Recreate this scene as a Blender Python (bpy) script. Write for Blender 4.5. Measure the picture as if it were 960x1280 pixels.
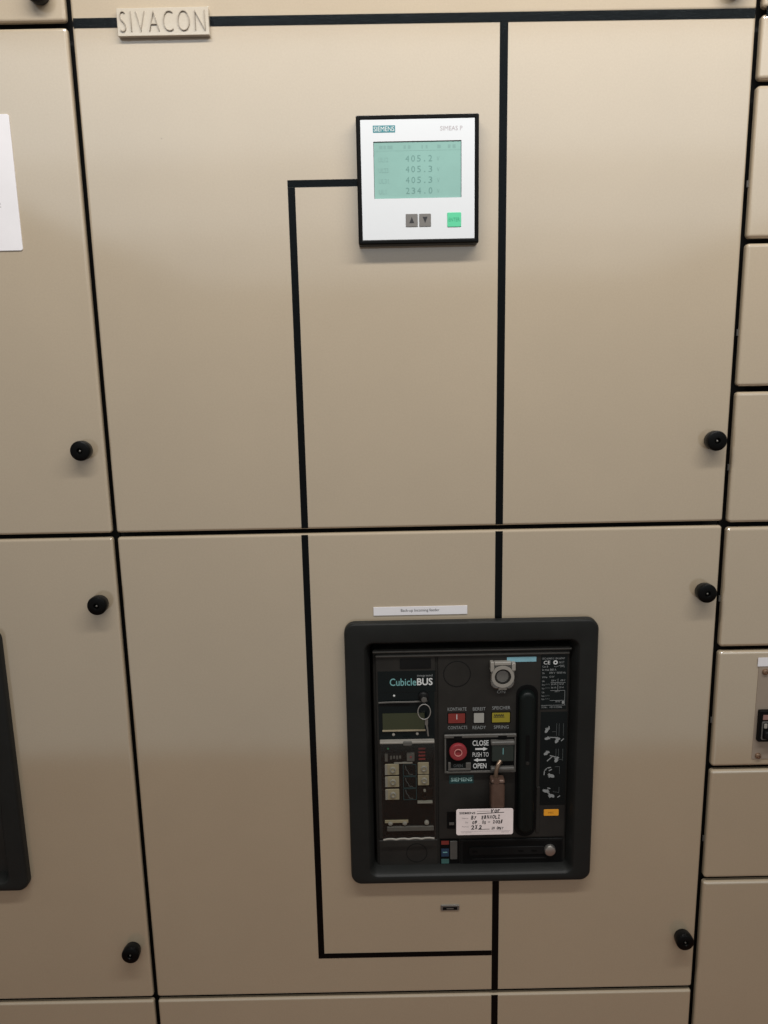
import bpy, math, random
from mathutils import Vector, Matrix
random.seed(7)
S = bpy.context.scene
for o in list(bpy.data.objects):
    bpy.data.objects.remove(o)
C = S.collection
Z0 = 1.30                      # height of the middle door gap above the floor (m)

# ------------------------------------------------------------------ camera
cam = bpy.data.cameras.new('camera'); co = bpy.data.objects.new('camera', cam); C.objects.link(co)
cam.sensor_fit = 'VERTICAL'; cam.sensor_height = 24.0; cam.sensor_width = 18.0
cam.lens = 24.0 * 961 / 1280; cam.clip_start = 0.02; cam.clip_end = 100
dn = Vector((96, 4901, 961)).normalized()              # world-down seen from the phone
rt = Vector((1, -0.0196, 0)); rt.z = -(rt @ dn) / dn.z if abs(dn.z) > 1e-9 else 0
rt.normalize()
fw = rt.cross(dn)
if fw.z < 0: fw = -fw
cx = Vector((rt.x, fw.x, -dn.x)); cy = -Vector((rt.y, fw.y, -dn.y)); cz = -Vector((rt.z, fw.z, -dn.z))
M = Matrix((cx, cy, cz)).transposed().to_4x4()
M.translation = Vector((0.3535, -0.984, Z0 + 0.217))
co.matrix_world = M
S.camera = co

# ------------------------------------------------------------------ light
W = bpy.data.worlds.new('World'); S.world = W; W.use_nodes = True
bg = W.node_tree.nodes['Background']; bg.inputs[0].default_value = (1.0, 0.96, 0.90, 1); bg.inputs[1].default_value = 0.29

def area(name, loc, target, sx, sy, power, col):
    l = bpy.data.lights.new(name, 'AREA'); l.shape = 'RECTANGLE'; l.size = sx; l.size_y = sy
    l.energy = power; l.color = col
    o = bpy.data.objects.new(name, l); C.objects.link(o); o.location = loc
    d = Vector(target) - Vector(loc); o.rotation_euler = d.to_track_quat('-Z', 'Y').to_euler()
    return o
area('ceiling_batten_lamp', (0.58, -0.66, Z0 + 1.14), (0.56, 0.0, Z0 + 0.48), 1.7, 0.08, 21.5, (1.0, 0.985, 0.96))
for nm, yc, ln, pw in (('aisle_lamp_row', -3.35, 1.9, 34), ('added_fade_panel', -5.8, 3.0, 34), ('added_far_fade_panel', -9.65, 4.7, 30)):  # second and far panels are added, dimmer, so reflected brightness fades gradually
    area(nm, (0.9, yc, Z0 + 1.52), (0.9, yc, 0), 7.0, ln, pw, (0.86, 0.95, 1.0))

S.view_settings.view_transform = 'Standard'; S.view_settings.look = 'None'
S.view_settings.exposure = 0.0; S.view_settings.gamma = 1.0
S.render.engine = 'CYCLES'
S.cycles.use_denoising = True

# ------------------------------------------------------------------ materials
def mat(name, col, rough=0.5, metal=0.0, spec=0.5, bump=0.0, bscale=900, var=0.0, vscale=6, coat=0.0, coatr=0.1,
        emit=None, estr=0.0, coat_ior=1.5, rvar=0.0):
    m = bpy.data.materials.new(name); m.use_nodes = True
    nt = m.node_tree; b = nt.nodes['Principled BSDF']
    b.inputs['Base Color'].default_value = (*col, 1); b.inputs['Roughness'].default_value = rough
    b.inputs['Metallic'].default_value = metal; b.inputs['Specular IOR Level'].default_value = spec
    b.inputs['Coat Weight'].default_value = coat; b.inputs['Coat Roughness'].default_value = coatr
    b.inputs['Coat IOR'].default_value = coat_ior
    if emit:
        b.inputs['Emission Color'].default_value = (*emit, 1); b.inputs['Emission Strength'].default_value = estr
    g = nt.nodes.new('ShaderNodeNewGeometry')
    if bump:
        n = nt.nodes.new('ShaderNodeTexNoise'); n.inputs['Scale'].default_value = bscale; n.inputs['Detail'].default_value = 2
        nt.links.new(g.outputs['Position'], n.inputs['Vector'])
        bm = nt.nodes.new('ShaderNodeBump'); bm.inputs['Strength'].default_value = bump; bm.inputs['Distance'].default_value = 0.001
        nt.links.new(n.outputs['Fac'], bm.inputs['Height'])
        nt.links.new(bm.outputs['Normal'], b.inputs['Normal'])
        if coat: nt.links.new(bm.outputs['Normal'], b.inputs['Coat Normal'])
    if var or rvar:
        n2 = nt.nodes.new('ShaderNodeTexNoise'); n2.inputs['Scale'].default_value = vscale; n2.inputs['Detail'].default_value = 5
        n2.inputs['Roughness'].default_value = 0.62
        nt.links.new(g.outputs['Position'], n2.inputs['Vector'])
    if var:
        mr = nt.nodes.new('ShaderNodeMapRange'); mr.inputs[1].default_value = 0.3; mr.inputs[2].default_value = 0.7
        mr.inputs[3].default_value = 1 - var; mr.inputs[4].default_value = 1 + var
        nt.links.new(n2.outputs['Fac'], mr.inputs[0])
        mx = nt.nodes.new('ShaderNodeMix'); mx.data_type = 'RGBA'; mx.blend_type = 'MULTIPLY'
        mx.inputs[0].default_value = 1; mx.inputs[6].default_value = (*col, 1)
        nt.links.new(mr.outputs[0], mx.inputs[7]); nt.links.new(mx.outputs[2], b.inputs['Base Color'])
    if rvar:
        mr2 = nt.nodes.new('ShaderNodeMapRange'); mr2.inputs[1].default_value = 0.3; mr2.inputs[2].default_value = 0.7
        mr2.inputs[3].default_value = rough - rvar; mr2.inputs[4].default_value = rough + rvar
        nt.links.new(n2.outputs['Fac'], mr2.inputs[0]); nt.links.new(mr2.outputs[0], b.inputs['Roughness'])
    return m

def clear_mat(name, tint=(0.95, 0.96, 0.95), gloss=0.03, rough=0.08):
    m = bpy.data.materials.new(name); m.use_nodes = True; nt = m.node_tree; nt.nodes.clear()
    out = nt.nodes.new('ShaderNodeOutputMaterial'); t = nt.nodes.new('ShaderNodeBsdfTransparent'); t.inputs[0].default_value = (*tint, 1)
    gl = nt.nodes.new('ShaderNodeBsdfGlossy'); gl.inputs['Roughness'].default_value = rough
    mx = nt.nodes.new('ShaderNodeMixShader'); mx.inputs[0].default_value = gloss
    nt.links.new(t.outputs[0], mx.inputs[1]); nt.links.new(gl.outputs[0], mx.inputs[2]); nt.links.new(mx.outputs[0], out.inputs[0])
    return m

def paint_mat(name, col, wav=0.5):
    # satin powder coat: fine mottling, faint smears, a few specks, sheet-metal waviness under the gloss layer
    m = mat(name, col, 0.5, coat=1.0, coatr=0.085, coat_ior=2.4, spec=0.2)
    nt = m.node_tree; b = nt.nodes['Principled BSDF']; g = next(n for n in nt.nodes if n.type == 'NEW_GEOMETRY')
    def noise(sc, det, ro=0.55):
        n = nt.nodes.new('ShaderNodeTexNoise'); n.inputs['Scale'].default_value = sc; n.inputs['Detail'].default_value = det
        n.inputs['Roughness'].default_value = ro; nt.links.new(g.outputs['Position'], n.inputs['Vector']); return n.outputs['Fac']
    def rng(src, a0, a1, b0, b1):
        r = nt.nodes.new('ShaderNodeMapRange'); r.inputs[1].default_value = a0; r.inputs[2].default_value = a1
        r.inputs[3].default_value = b0; r.inputs[4].default_value = b1; nt.links.new(src, r.inputs[0]); return r.outputs[0]
    def mul(a, c):
        n = nt.nodes.new('ShaderNodeMath'); n.operation = 'MULTIPLY'; nt.links.new(a, n.inputs[0]); nt.links.new(c, n.inputs[1]); return n.outputs[0]
    blot = rng(noise(4.5, 6, 0.65), 0.3, 0.7, 0.965, 1.03)
    fine = rng(noise(420, 3, 0.7), 0.3, 0.7, 0.965, 1.035)
    v = nt.nodes.new('ShaderNodeTexVoronoi'); v.inputs['Scale'].default_value = 9.0; nt.links.new(g.outputs['Position'], v.inputs['Vector'])
    speck = rng(v.outputs['Distance'], 0.006, 0.014, 0.55, 1.0)
    tot = mul(mul(blot, fine), speck)
    mx = nt.nodes.new('ShaderNodeMix'); mx.data_type = 'RGBA'; mx.blend_type = 'MULTIPLY'; mx.inputs[0].default_value = 1; mx.inputs[6].default_value = (*col, 1)
    nt.links.new(tot, mx.inputs[7]); nt.links.new(mx.outputs[2], b.inputs['Base Color'])
    nt.links.new(rng(noise(7, 5, 0.7), 0.3, 0.7, 0.05, 0.09), b.inputs['Coat Roughness'])
    b1 = nt.nodes.new('ShaderNodeBump'); b1.inputs['Strength'].default_value = wav; b1.inputs['Distance'].default_value = 0.0016; nt.links.new(noise(3.2, 1), b1.inputs['Height'])
    b2_ = nt.nodes.new('ShaderNodeBump'); b2_.inputs['Strength'].default_value = 0.032; b2_.inputs['Distance'].default_value = 0.001
    nt.links.new(noise(650, 2), b2_.inputs['Height']); nt.links.new(b1.outputs[0], b2_.inputs['Normal'])
    nt.links.new(b2_.outputs[0], b.inputs['Coat Normal']); nt.links.new(b2_.outputs[0], b.inputs['Normal'])
    return m
PAINT = paint_mat('beige_powder_coat', (0.405, 0.325, 0.226))
NPLATE = paint_mat('pale_nameplate_plastic', (0.46, 0.40, 0.315), 0.0)
NLETTER = mat('nameplate_letter_shade', (0.27, 0.225, 0.17), 0.5)  # darker than the plate: shade of the letter walls put into the colour
GAPDARK = mat('dark_steel_frame', (0.008, 0.0075, 0.007), 0.6, spec=0.2)
TAPE = mat('black_tape', (0.0015, 0.0015, 0.0016), 0.18, bump=0.22, bscale=700, spec=0.20, var=0.2, vscale=60)
TAPE.node_tree.nodes['Principled BSDF'].inputs['Specular Tint'].default_value = (0.78, 0.92, 1.0, 1)  # bluish sheen of the cool lamps put into the tape's specular colour
KNOB = mat('black_knob_plastic', (0.0022, 0.0022, 0.0022), 0.36, bump=0.05, spec=0.12)
BEZEL = mat('charcoal_bezel_plastic', (0.0115, 0.0120, 0.0112), 0.45, bump=0.12, bscale=1500, var=0.15, vscale=18, spec=0.22)
HOUS = mat('dark_grey_breaker_plastic', (0.0175, 0.0160, 0.0140), 0.5, bump=0.12, bscale=1600, var=0.22, vscale=22, spec=0.28)
HOUS2 = mat('charcoal_module_plastic', (0.0085, 0.0085, 0.0085), 0.42, bump=0.08, bscale=1600, var=0.15, vscale=25, spec=0.12)
BLACK = mat('black_recess_plastic', (0.002, 0.002, 0.002), 0.6, spec=0.15)
GLOSSBLK = mat('glossy_black_film', (0.003, 0.0055, 0.006), 0.25, spec=0.25)
GREYP = mat('grey_moulded_plastic', (0.085, 0.08, 0.072), 0.45, bump=0.1, var=0.12, vscale=60)
LGREY = mat('light_grey_plastic', (0.26, 0.24, 0.21), 0.4, var=0.08, vscale=60)
BEIGEP = mat('beige_dial_plastic', (0.30, 0.25, 0.165), 0.45, var=0.1, vscale=80)
WHITEP = mat('white_plastic_face', (0.60, 0.615, 0.63), 0.42, bump=0.03, bscale=1800)
PAPER = mat('white_paper', (0.70, 0.68, 0.695), 0.8, var=0.03, vscale=20)
STICK = mat('white_sticker', (0.84, 0.73, 0.71), 0.5, var=0.06, vscale=40)
PRINTW = mat('white_print', (0.62, 0.63, 0.62), 0.6)
PRINTG = mat('grey_print', (0.24, 0.25, 0.25), 0.6)
PRINTD = mat('dim_print', (0.09, 0.10, 0.10), 0.6)
INK = mat('black_ink', (0.012, 0.012, 0.015), 0.6)
INKG = mat('grey_ink', (0.33, 0.29, 0.29), 0.6)
INKLG = mat('pale_grey_ink', (0.36, 0.32, 0.33), 0.6)
TEAL = mat('teal_print', (0.03, 0.19, 0.22), 0.5)
TEALD = mat('dark_teal_badge', (0.006, 0.040, 0.042), 0.4)
TEALT = mat('teal_lettering', (0.16, 0.36, 0.36), 0.5)
TEALP = mat('pale_teal_lettering', (0.34, 0.52, 0.50), 0.5)
TEALLINE = mat('teal_curve_print', (0.02, 0.07, 0.08), 0.5)
LCD = mat('lcd_backlit_green', (0.20, 0.345, 0.305), 0.2, emit=(0.28, 0.60, 0.53), estr=0.07, var=0.06, vscale=14)
LCDINK = mat('lcd_segment', (0.115, 0.235, 0.21), 0.4)
LCDINK2 = mat('lcd_faint_segment', (0.165, 0.30, 0.27), 0.4)
LCDEDGE = mat('lcd_edge_and_shadow', (0.045, 0.06, 0.06), 0.5)  # dark window edge, with the recess shadow included in its colour
LCDOFF = mat('lcd_unlit', (0.035, 0.040, 0.018), 0.22)
BTN = mat('grey_keypad_rubber', (0.145, 0.135, 0.125), 0.5)
BTNG = mat('green_keypad_rubber', (0.085, 0.50, 0.27), 0.5)
BTNGT = mat('dark_green_print', (0.03, 0.30, 0.16), 0.5)
RED = mat('red_plastic', (0.24, 0.026, 0.032), 0.38)
REDF = mat('red_flag', (0.19, 0.024, 0.018), 0.45)
REDLINE = mat('dark_red_print', (0.17, 0.02, 0.018), 0.5)
PINK = mat('pink_print', (0.55, 0.22, 0.20), 0.5)
YEL = mat('yellow_flag', (0.27, 0.22, 0.018), 0.45)
WFLAG = mat('grey_white_flag', (0.33, 0.32, 0.29), 0.45)
ORANGE = mat('orange_label', (0.78, 0.33, 0.02), 0.5)
ORANGED = mat('orange_print', (0.30, 0.12, 0.01), 0.5)
BLUE = mat('pale_blue_label', (0.20, 0.40, 0.47), 0.5, var=0.08, vscale=70)
BLUEF = mat('blue_flag', (0.012, 0.035, 0.075), 0.5)
TEALF = mat('teal_flag', (0.045, 0.12, 0.11), 0.5)
GREENB = mat('dark_green_button', (0.018, 0.026, 0.022), 0.35)
DGREEN = mat('dark_green_handle', (0.0035, 0.0055, 0.005), 0.42, var=0.15, vscale=30, spec=0.2)
BRASS = mat('brown_anodised_body', (0.105, 0.062, 0.045), 0.42, metal=0.3, var=0.15, vscale=60, bump=0.08)
SHACK = mat('shackle_steel', (0.24, 0.17, 0.12), 0.38, metal=0.7)
STEEL = mat('steel', (0.45, 0.43, 0.40), 0.32, metal=0.9, bump=0.05)
DSTEEL = mat('dull_steel', (0.22, 0.21, 0.19), 0.4, metal=0.7)
COPPER = mat('bronze_screw', (0.33, 0.22, 0.15), 0.32, metal=0.85)
PLATEG = mat('galvanised_plate', (0.31, 0.25, 0.195), 0.48, metal=0.2, var=0.05, vscale=12)
CLEAR = clear_mat('clear_cover')
CLEARB = clear_mat('clear_button_guard', (0.80, 0.78, 0.74), 0.22, 0.22)
FLOORM = mat('brown_floor', (0.19, 0.062, 0.022), 0.55, var=0.10, vscale=3)
LED = mat('green_led', (0.05, 0.30, 0.12), 0.3)

# ------------------------------------------------------------------ mesh helpers (mm, z measured from the middle door gap)
class MB:
    def __init__(s): s.v = []; s.f = []
    def add(s, vs, fs):
        k = len(s.v); s.v += vs; s.f += [[i + k for i in f] for f in fs]; return s
    def box(s, x0, x1, y0, y1, z0, z1, b=0.0):
        # front face at y0 (smaller y is nearer the viewer); b chamfers the front edges
        if b:
            return s.plate(x0, x1, z0, z1, y0, y1, r=b, b=b, n=1)
        vs = [(x, y, z) for y in (y0, y1) for z in (z0, z1) for x in (x0, x1)]
        return s.add(vs, [[0, 1, 3, 2], [4, 6, 7, 5], [0, 4, 5, 1], [2, 3, 7, 6], [0, 2, 6, 4], [1, 5, 7, 3]])
    def loft(s, loops, cap0=True, cap1=True):
        n = len(loops[0]); k = len(s.v)
        for l in loops: s.v += l
        for i in range(len(loops) - 1):
            a = k + i * n; b = a + n
            for j in range(n):
                j2 = (j + 1) % n
                s.f.append([a + j, a + j2, b + j2, b + j])
        if cap0: s.f.append([k + j for j in range(n)][::-1])
        if cap1: s.f.append([k + (len(loops) - 1) * n + j for j in range(n)])
        return s
    def plate(s, x0, x1, z0, z1, y0, y1, r=2.0, b=0.6, n=4, seg=3, hole=None):
        # rounded plate, front at y0, back at y1, rolled front edge of radius b
        L = [rr(x0, x1, z0, z1, r, y1, n)]
        for i in range(seg + 1):
            t = math.pi / 2 * i / seg
            ins = b * (1 - math.cos(t)); yy = y0 + b * (1 - math.sin(t))
            L.append(rr(x0 + ins, x1 - ins, z0 + ins, z1 - ins, max(r - ins, 0.02), yy, n))
        if hole:
            L.append(rr(*hole[:4], hole[4], y0, n)); L.append(rr(*hole[:4], hole[4], y1, n))
            return s.loft(L + [L[0]], False, False)
        return s.loft(L)
    def lathe(s, x, z, prof, n=24):
        # prof: (radius, y) from back to front
        L = [[(x + r * math.cos(2 * math.pi * i / n), y, z + r * math.sin(2 * math.pi * i / n)) for i in range(n)] for r, y in prof]
        return s.loft(L)
    def ring(s, x, z, r0, r1, y0, y1, n=32):
        L = []
        for r, y in ((r0, y1), (r0, y0), (r1, y0), (r1, y1)):
            L.append([(x + r * math.cos(2 * math.pi * i / n), y, z + r * math.sin(2 * math.pi * i / n)) for i in range(n)])
        return s.loft(L + [L[0]], False, False)
    def tube(s, pts, r, n=8):
        P = [Vector(p) for p in pts]; L = []
        ref = Vector((0, 1, 0))
        for i, p in enumerate(P):
            t = (P[min(i + 1, len(P) - 1)] - P[max(i - 1, 0)]).normalized()
            rf = ref if abs(t @ ref) < 0.9 else Vector((1, 0, 0))
            a = t.cross(rf).normalized(); b = t.cross(a)
            rad = r[i] if isinstance(r, (list, tuple)) else r
            L.append([tuple(p + a * rad * math.cos(2 * math.pi * k / n) + b * rad * math.sin(2 * math.pi * k / n)) for k in range(n)])
        return s.loft(L)
    def poly(s, pts, y, th=0.2):
        n = len(pts)
        vs = [(x, y - th, z) for x, z in pts] + [(x, y, z) for x, z in pts]
        return s.add(vs, [list(range(n)), list(range(2 * n - 1, n - 1, -1))] + [[j, (j + 1) % n, n + (j + 1) % n, n + j] for j in range(n)])
    def stroke(s, pts, w, y, th=0.2):
        for (xa, za), (xb, zb) in zip(pts, pts[1:]):
            d = Vector((xb - xa, zb - za)); 
            if d.length < 1e-6: continue
            d.normalize(); nx, nz = -d.y * w / 2, d.x * w / 2; ex, ez = d.x * w * 0.35, d.y * w * 0.35
            s.poly([(xa - ex + nx, za - ez + nz), (xa - ex - nx, za - ez - nz), (xb + ex - nx, zb + ez - nz), (xb + ex + nx, zb + ez + nz)], y, th)
        return s

def rr(x0, x1, z0, z1, r, y, n=4):
    r = min(r, (x1 - x0) / 2 - 1e-3, (z1 - z0) / 2 - 1e-3); out = []
    for cxx, czz, a0 in ((x1 - r, z1 - r, 0), (x0 + r, z1 - r, 90), (x0 + r, z0 + r, 180), (x1 - r, z0 + r, 270)):
        for i in range(n + 1):
            a = math.radians(a0 + 90 * i / n); out.append((cxx + r * math.cos(a), y, czz + r * math.sin(a)))
    return out

ORG = {}
def origin(parent):
    while parent is not None and parent.name not in ORG: parent = parent.parent
    return ORG[parent.name] if parent is not None else None

def thing(name, label, cat, loc, group=None, kind=None):
    o = bpy.data.objects.new(name, None); C.objects.link(o)
    o.empty_display_size = 0.02
    o.location = (loc[0] / 1000, loc[1] / 1000, Z0 + loc[2] / 1000); ORG[o.name] = loc
    o['label'] = label
    if kind: o['kind'] = kind
    else: o['category'] = cat
    if group: o['group'] = group
    return o

def obj(name, mb, m, parent=None, smooth=False, org=None, label=None):
    o0 = origin(parent) if parent is not None else (org or (0, 0, 0))
    me = bpy.data.meshes.new(name)
    me.from_pydata([((x - o0[0]) / 1000, (y - o0[1]) / 1000, (z - o0[2]) / 1000) for x, y, z in mb.v], [], mb.f)
    import bmesh
    bm = bmesh.new(); bm.from_mesh(me); bmesh.ops.recalc_face_normals(bm, faces=bm.faces); bm.to_mesh(me); bm.free()
    me.materials.append(m)
    if smooth:
        me.shade_smooth(); me.set_sharp_from_angle(angle=math.radians(smooth if smooth is not True else 38))
    o = bpy.data.objects.new(name, me); C.objects.link(o)
    if parent is not None: o.parent = parent
    else: o.location = (o0[0] / 1000, o0[1] / 1000, Z0 + o0[2] / 1000); ORG[o.name] = o0
    if label: o['label'] = label
    return o

def tag(o, label, cat=None, group=None, kind=None):
    o['label'] = label
    if kind: o['kind'] = kind
    if cat: o['category'] = cat
    if group: o['group'] = group
    return o

def text(name, s, x0, x1, z0, z1, y, m, parent, th=0.12, shear=0.0, bold=0.0):
    # lettering fitted to a box on the surface; y is the surface it is printed on
    cu = bpy.data.curves.new('lettering', 'FONT'); cu.body = s; cu.shear = shear; cu.size = 1; cu.resolution_u = 3; cu.offset = bold
    t = bpy.data.objects.new('tmp_lettering', cu); C.objects.link(t)
    dg = bpy.context.evaluated_depsgraph_get(); me = bpy.data.meshes.new_from_object(t.evaluated_get(dg))
    bpy.data.objects.remove(t); bpy.data.curves.remove(cu)
    me.name = name
    xs = [v.co.x for v in me.vertices]; ys = [v.co.y for v in me.vertices]
    ax, bx, ay, by = min(xs), max(xs), min(ys), max(ys); o0 = origin(parent)
    for v in me.vertices:
        X = x0 + (v.co.x - ax) / (bx - ax) * (x1 - x0); Zz = z0 + (v.co.y - ay) / max(by - ay, 1e-6) * (z1 - z0)
        v.co = ((X - o0[0]) / 1000, (y - th - o0[1]) / 1000, (Zz - o0[2]) / 1000)
    me.materials.clear(); me.materials.append(m)
    o = bpy.data.objects.new(name, me); C.objects.link(o); o.parent = parent
    return o

def copy_tree(o, parent=None):
    c = o.copy(); C.objects.link(c); c.parent = parent
    for ch in list(o.children): copy_tree(ch, c)
    return c

# ------------------------------------------------------------------ floor of the aisle and steel frames behind the doors
fl = MB(); fl.box(-2500, 3500, -1840, 500, -1320, -1300)
tag(obj('floor', fl, FLOORM), 'brown floor of the aisle in front of the cabinets', kind='structure')

def frame(x0, x1, label):
    t = thing('switchgear_cabinet', label, 'cabinet', (x0, 0, -1300), 'switchgear cabinets side by side')
    for a, b in ((x0 + 1, x0 + 22), (x1 - 22, x1 - 1)):
        obj('post', MB().box(a, b, 21, 70, -1300, 900), GAPDARK, t)
    for z in (605, 0, -707):
        obj('cross_rail', MB().box(x0 + 22.5, x1 - 22.5, 22, 60, z - 18, z + 18), GAPDARK, t)
    obj('back_wall', MB().box(x0 + 1, x1 - 1, 330, 334, -1300, 900), GAPDARK, t)
    return t
cabL = frame(-800, 0, 'left beige switchgear cabinet with a paper notice on its door')
cabM = frame(0, 800, 'middle beige switchgear cabinet with power meter, tape diagram and breaker')
cabR = frame(800, 1400, 'right beige switchgear cabinet with a column of small compartment fronts')

# ------------------------------------------------------------------ doors
HOLE = (322, 613, -503, -148, 6)
def knob(door, x, z):
    obj('lock_knob', MB().lathe(x, z, [(10.8, 0), (11.4, -1.5), (11.4, -3.5), (12.4, -5), (12.9, -13), (12.3, -15.4), (11.0, -16.4), (4.0, -16.6), (3.4, -15.8), (3.1, -12.5)], 28), KNOB, door, smooth=True)
    obj('key_pin', MB().lathe(x, z, [(1.4, -12.4), (1.2, -15.2), (0.6, -15.6)], 12), DSTEEL, door, smooth=True)

def door(label, x0, x1, z0, z1, hole=None, name='door', cab=None):
    bend = 3.6 if name == 'door' else 4.4
    m = MB().plate(x0, x1, z0, z1, 0, bend * 1.9, r=bend, b=bend, n=3, seg=5, hole=hole)
    return obj(name, m, PAINT, cab, label=label)

def tape(d, x0, x1, z0, z1, y=-0.05):
    obj('tape_strip', MB().box(x0, x1, y - 0.30, y, z0, z1), TAPE, d)

d_top = door('beige upper door above the raised letter nameplate', 2.8, 796.8, 608.8, 900, cab=cabM)
knob(d_top, 768, 633)
d_up = door('large beige door with power meter and angled black tape line', 2.8, 796.8, 3, 606.8, cab=cabM)
knob(d_up, 776.5, 110)
d_lo = door('beige door framing the circuit breaker with padlock', 2.8, 796.8, -703.5, -3, HOLE, cab=cabM)
knob(d_lo, 776.5, -91); knob(d_lo, 777, -616)
d_bt = door('beige bottom door below the black tape corner', 2.8, 796.8, -1200, -710, cab=cabM)
# mimic-diagram tape
obj('tape_strip', MB().poly([(5, 602.6), (795, 599.2), (795, 609.6), (5, 613.0)], -0.2, 0.3), TAPE, d_top)
tape(d_up, 499.2, 508.8, 4.5, 600.3); tape(d_lo, 499.2, 508.8, -125.5, -4.5); tape(d_lo, 499.2, 508.8, -702, -512)
tape(d_bt, 499.2, 508.8, -1190, -711.5)
tape(d_up, 245.2, 254, 4.5, 424.2); tape(d_up, 245.2, 331, 424.4, 432.6)
tape(d_lo, 244.6, 253.4, -634.9, -4.5); tape(d_lo, 244.6, 499, -643.2, -635.1)
# small grip slot under the breaker
gs = obj('grip_slot', MB().plate(424.5, 451.5, -566.5, -557.5, -1.6, 0.5, r=1.5, b=0.6, n=2), DSTEEL, d_lo)
obj('slot_opening', MB().box(427.5, 448.5, -1.9, -1.55, -565, -560.5), BLACK, d_lo)
obj('slot_tongue', MB().box(433, 443, -2.1, -1.95, -563.8, -562), DSTEEL, d_lo)

l_top = door('beige upper door at top left with knob cut by the frame', -796, -3.4, 610.5, 900, cab=cabL); knob(l_top, -30, 638)
l_up = door('beige door at left with white paper notice stuck on it', -796, -3.4, 3, 604, cab=cabL); knob(l_up, -29, 113)
l_lo = door('beige lower left door holding the half seen black bezel', -796, -3.4, -703.5, -3, (HOLE[0] - 800, HOLE[1] - 800, HOLE[2], HOLE[3], 6), cab=cabL)
knob(l_lo, -26.5, -91.5); knob(l_lo, -26, -619.5)
l_bt = door('beige bottom door in the lower left corner', -796, -3.4, -1200, -710, cab=cabL)

# right column of compartments
ZS = [(534, 604, 'narrow beige compartment front at top right below the corner'),
      (356, 528, 'second beige compartment front down the right edge'),
      (177, 350, 'third beige compartment front down the right edge'),
      (0.5, 170, 'beige compartment front beside the upper right knob'),
      (-171.5, -6, 'beige compartment front right of the middle knob, above the switch compartment'),
      (-348, -178, 'beige compartment front with metal plate and small switch'),
      (-523, -354, 'beige compartment front directly below the switch compartment'),
      (-1200, -529, 'tall beige compartment front in the lower right corner')]
rc = []
for a, b, lab in ZS:
    r = door(lab, 804, 1396, a, b, None if a != -348 else (862, 1000, -332, -203, 1), 'compartment_front', cabR)
    rc.append(r)
    if b - a > 100 and a > -1000:
        hz = {356: 420, 177: 244, 0.5: 73, -171.5: -105, -348: -281, -523: -464}[a]
        h = MB().tube([(803.2, 8, hz - 4), (803.2, 8, hz + 4)], 1.5, 10)
        obj('hinge_pin', h, GREYP, r, smooth=True)
top_r = door('beige upper compartment front in the top right corner', 804, 1396, 611, 900, None, 'compartment_front', cabR)
obj('tape_strip', MB().box(808, 1390, -0.5, -0.2, 601, 611.5), TAPE, top_r)

# switch unit on the right
su = thing('switch_unit', 'grey metal plate with black switch at the right edge', 'switch', (930, 0, -337))
obj('mounting_plate', MB().plate(859, 1005, -337, -199, -0.9, 4, r=1, b=0.4, n=1), PLATEG, su)
sb = obj('switch_body', MB().plate(862.5, 925, -308, -262.5, -7, -0.9, r=1.5, b=0.8, n=2), BLACK, su)
obj('red_strip', MB().box(867, 915, -7.6, -7.0, -275, -268), mat('dull_red_strip', (0.24, 0.13, 0.11), 0.5), sb)
obj('toggle_rim', MB().plate(866, 920, -304.5, -277.5, -8.2, -7, r=2, b=0.5, n=2), GREYP, sb)
obj('toggle_well', MB().plate(867.5, 918.5, -303, -279, -8.6, -8.2, r=2, b=0.3, n=2), BLACK, sb)
obj('toggle', MB().plate(869, 900, -302, -290.5, -14, -8.6, r=3, b=2, n=3), HOUS2, sb, smooth=True)
obj('window', MB().plate(868.5, 873, -287, -280, -9.2, -8.6, r=1, b=0.3, n=2), LGREY, sb)
for sx, sz in ((868, -207.5), (867.3, -331.5), (996, -207), (996, -331)):
    sc = obj('screw', MB().lathe(sx, sz, [(4.2, -0.9), (4.3, -2.2), (3.4, -3.6), (1.9, -4.1), (1.7, -2.9)], 16), COPPER, su, smooth=True)
lab = obj('unit_label', MB().box(857, 960, -1.6, -0.95, -199.5, -187), PAPER, org=(857, 0, -199.5))
tag(lab, 'small white label strip above the switch plate at right edge', 'label')

# ------------------------------------------------------------------ nameplate with raised letters
npl = thing('nameplate', 'beige nameplate with raised letters on the top door gap', 'nameplate', (110, 0, 590))
pl_ = obj('plate', MB().plate(57.5, 163, 590.5, 620, -7, -0.6, r=0.8, b=0.7, n=2), NPLATE, npl)
cu = bpy.data.curves.new('lettering', 'FONT'); cu.body = 'SIVACON'; cu.size = 1; cu.extrude = 0.08; cu.resolution_u = 4; cu.offset = -0.030; cu.space_character = 1.22
tt = bpy.data.objects.new('tmp_lettering', cu); C.objects.link(tt)
me = bpy.data.meshes.new_from_object(tt.evaluated_get(bpy.context.evaluated_depsgraph_get())); bpy.data.objects.remove(tt)
xs = [v.co.x for v in me.vertices]; ys = [v.co.y for v in me.vertices]; zs = [v.co.z for v in me.vertices]
for v in me.vertices:
    X = 61 + (v.co.x - min(xs)) / (max(xs) - min(xs)) * 98; Zz = 595 + (v.co.y - min(ys)) / (max(ys) - min(ys)) * 21.5
    Y = -7.02 - (v.co.z - min(zs)) / (max(zs) - min(zs)) * 1.6
    v.co = ((X - 110) / 1000, Y / 1000, (Zz - 590) / 1000)
me.materials.clear(); me.materials.append(NLETTER)
o = bpy.data.objects.new('raised_lettering', me); C.objects.link(o); o.parent = npl

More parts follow.
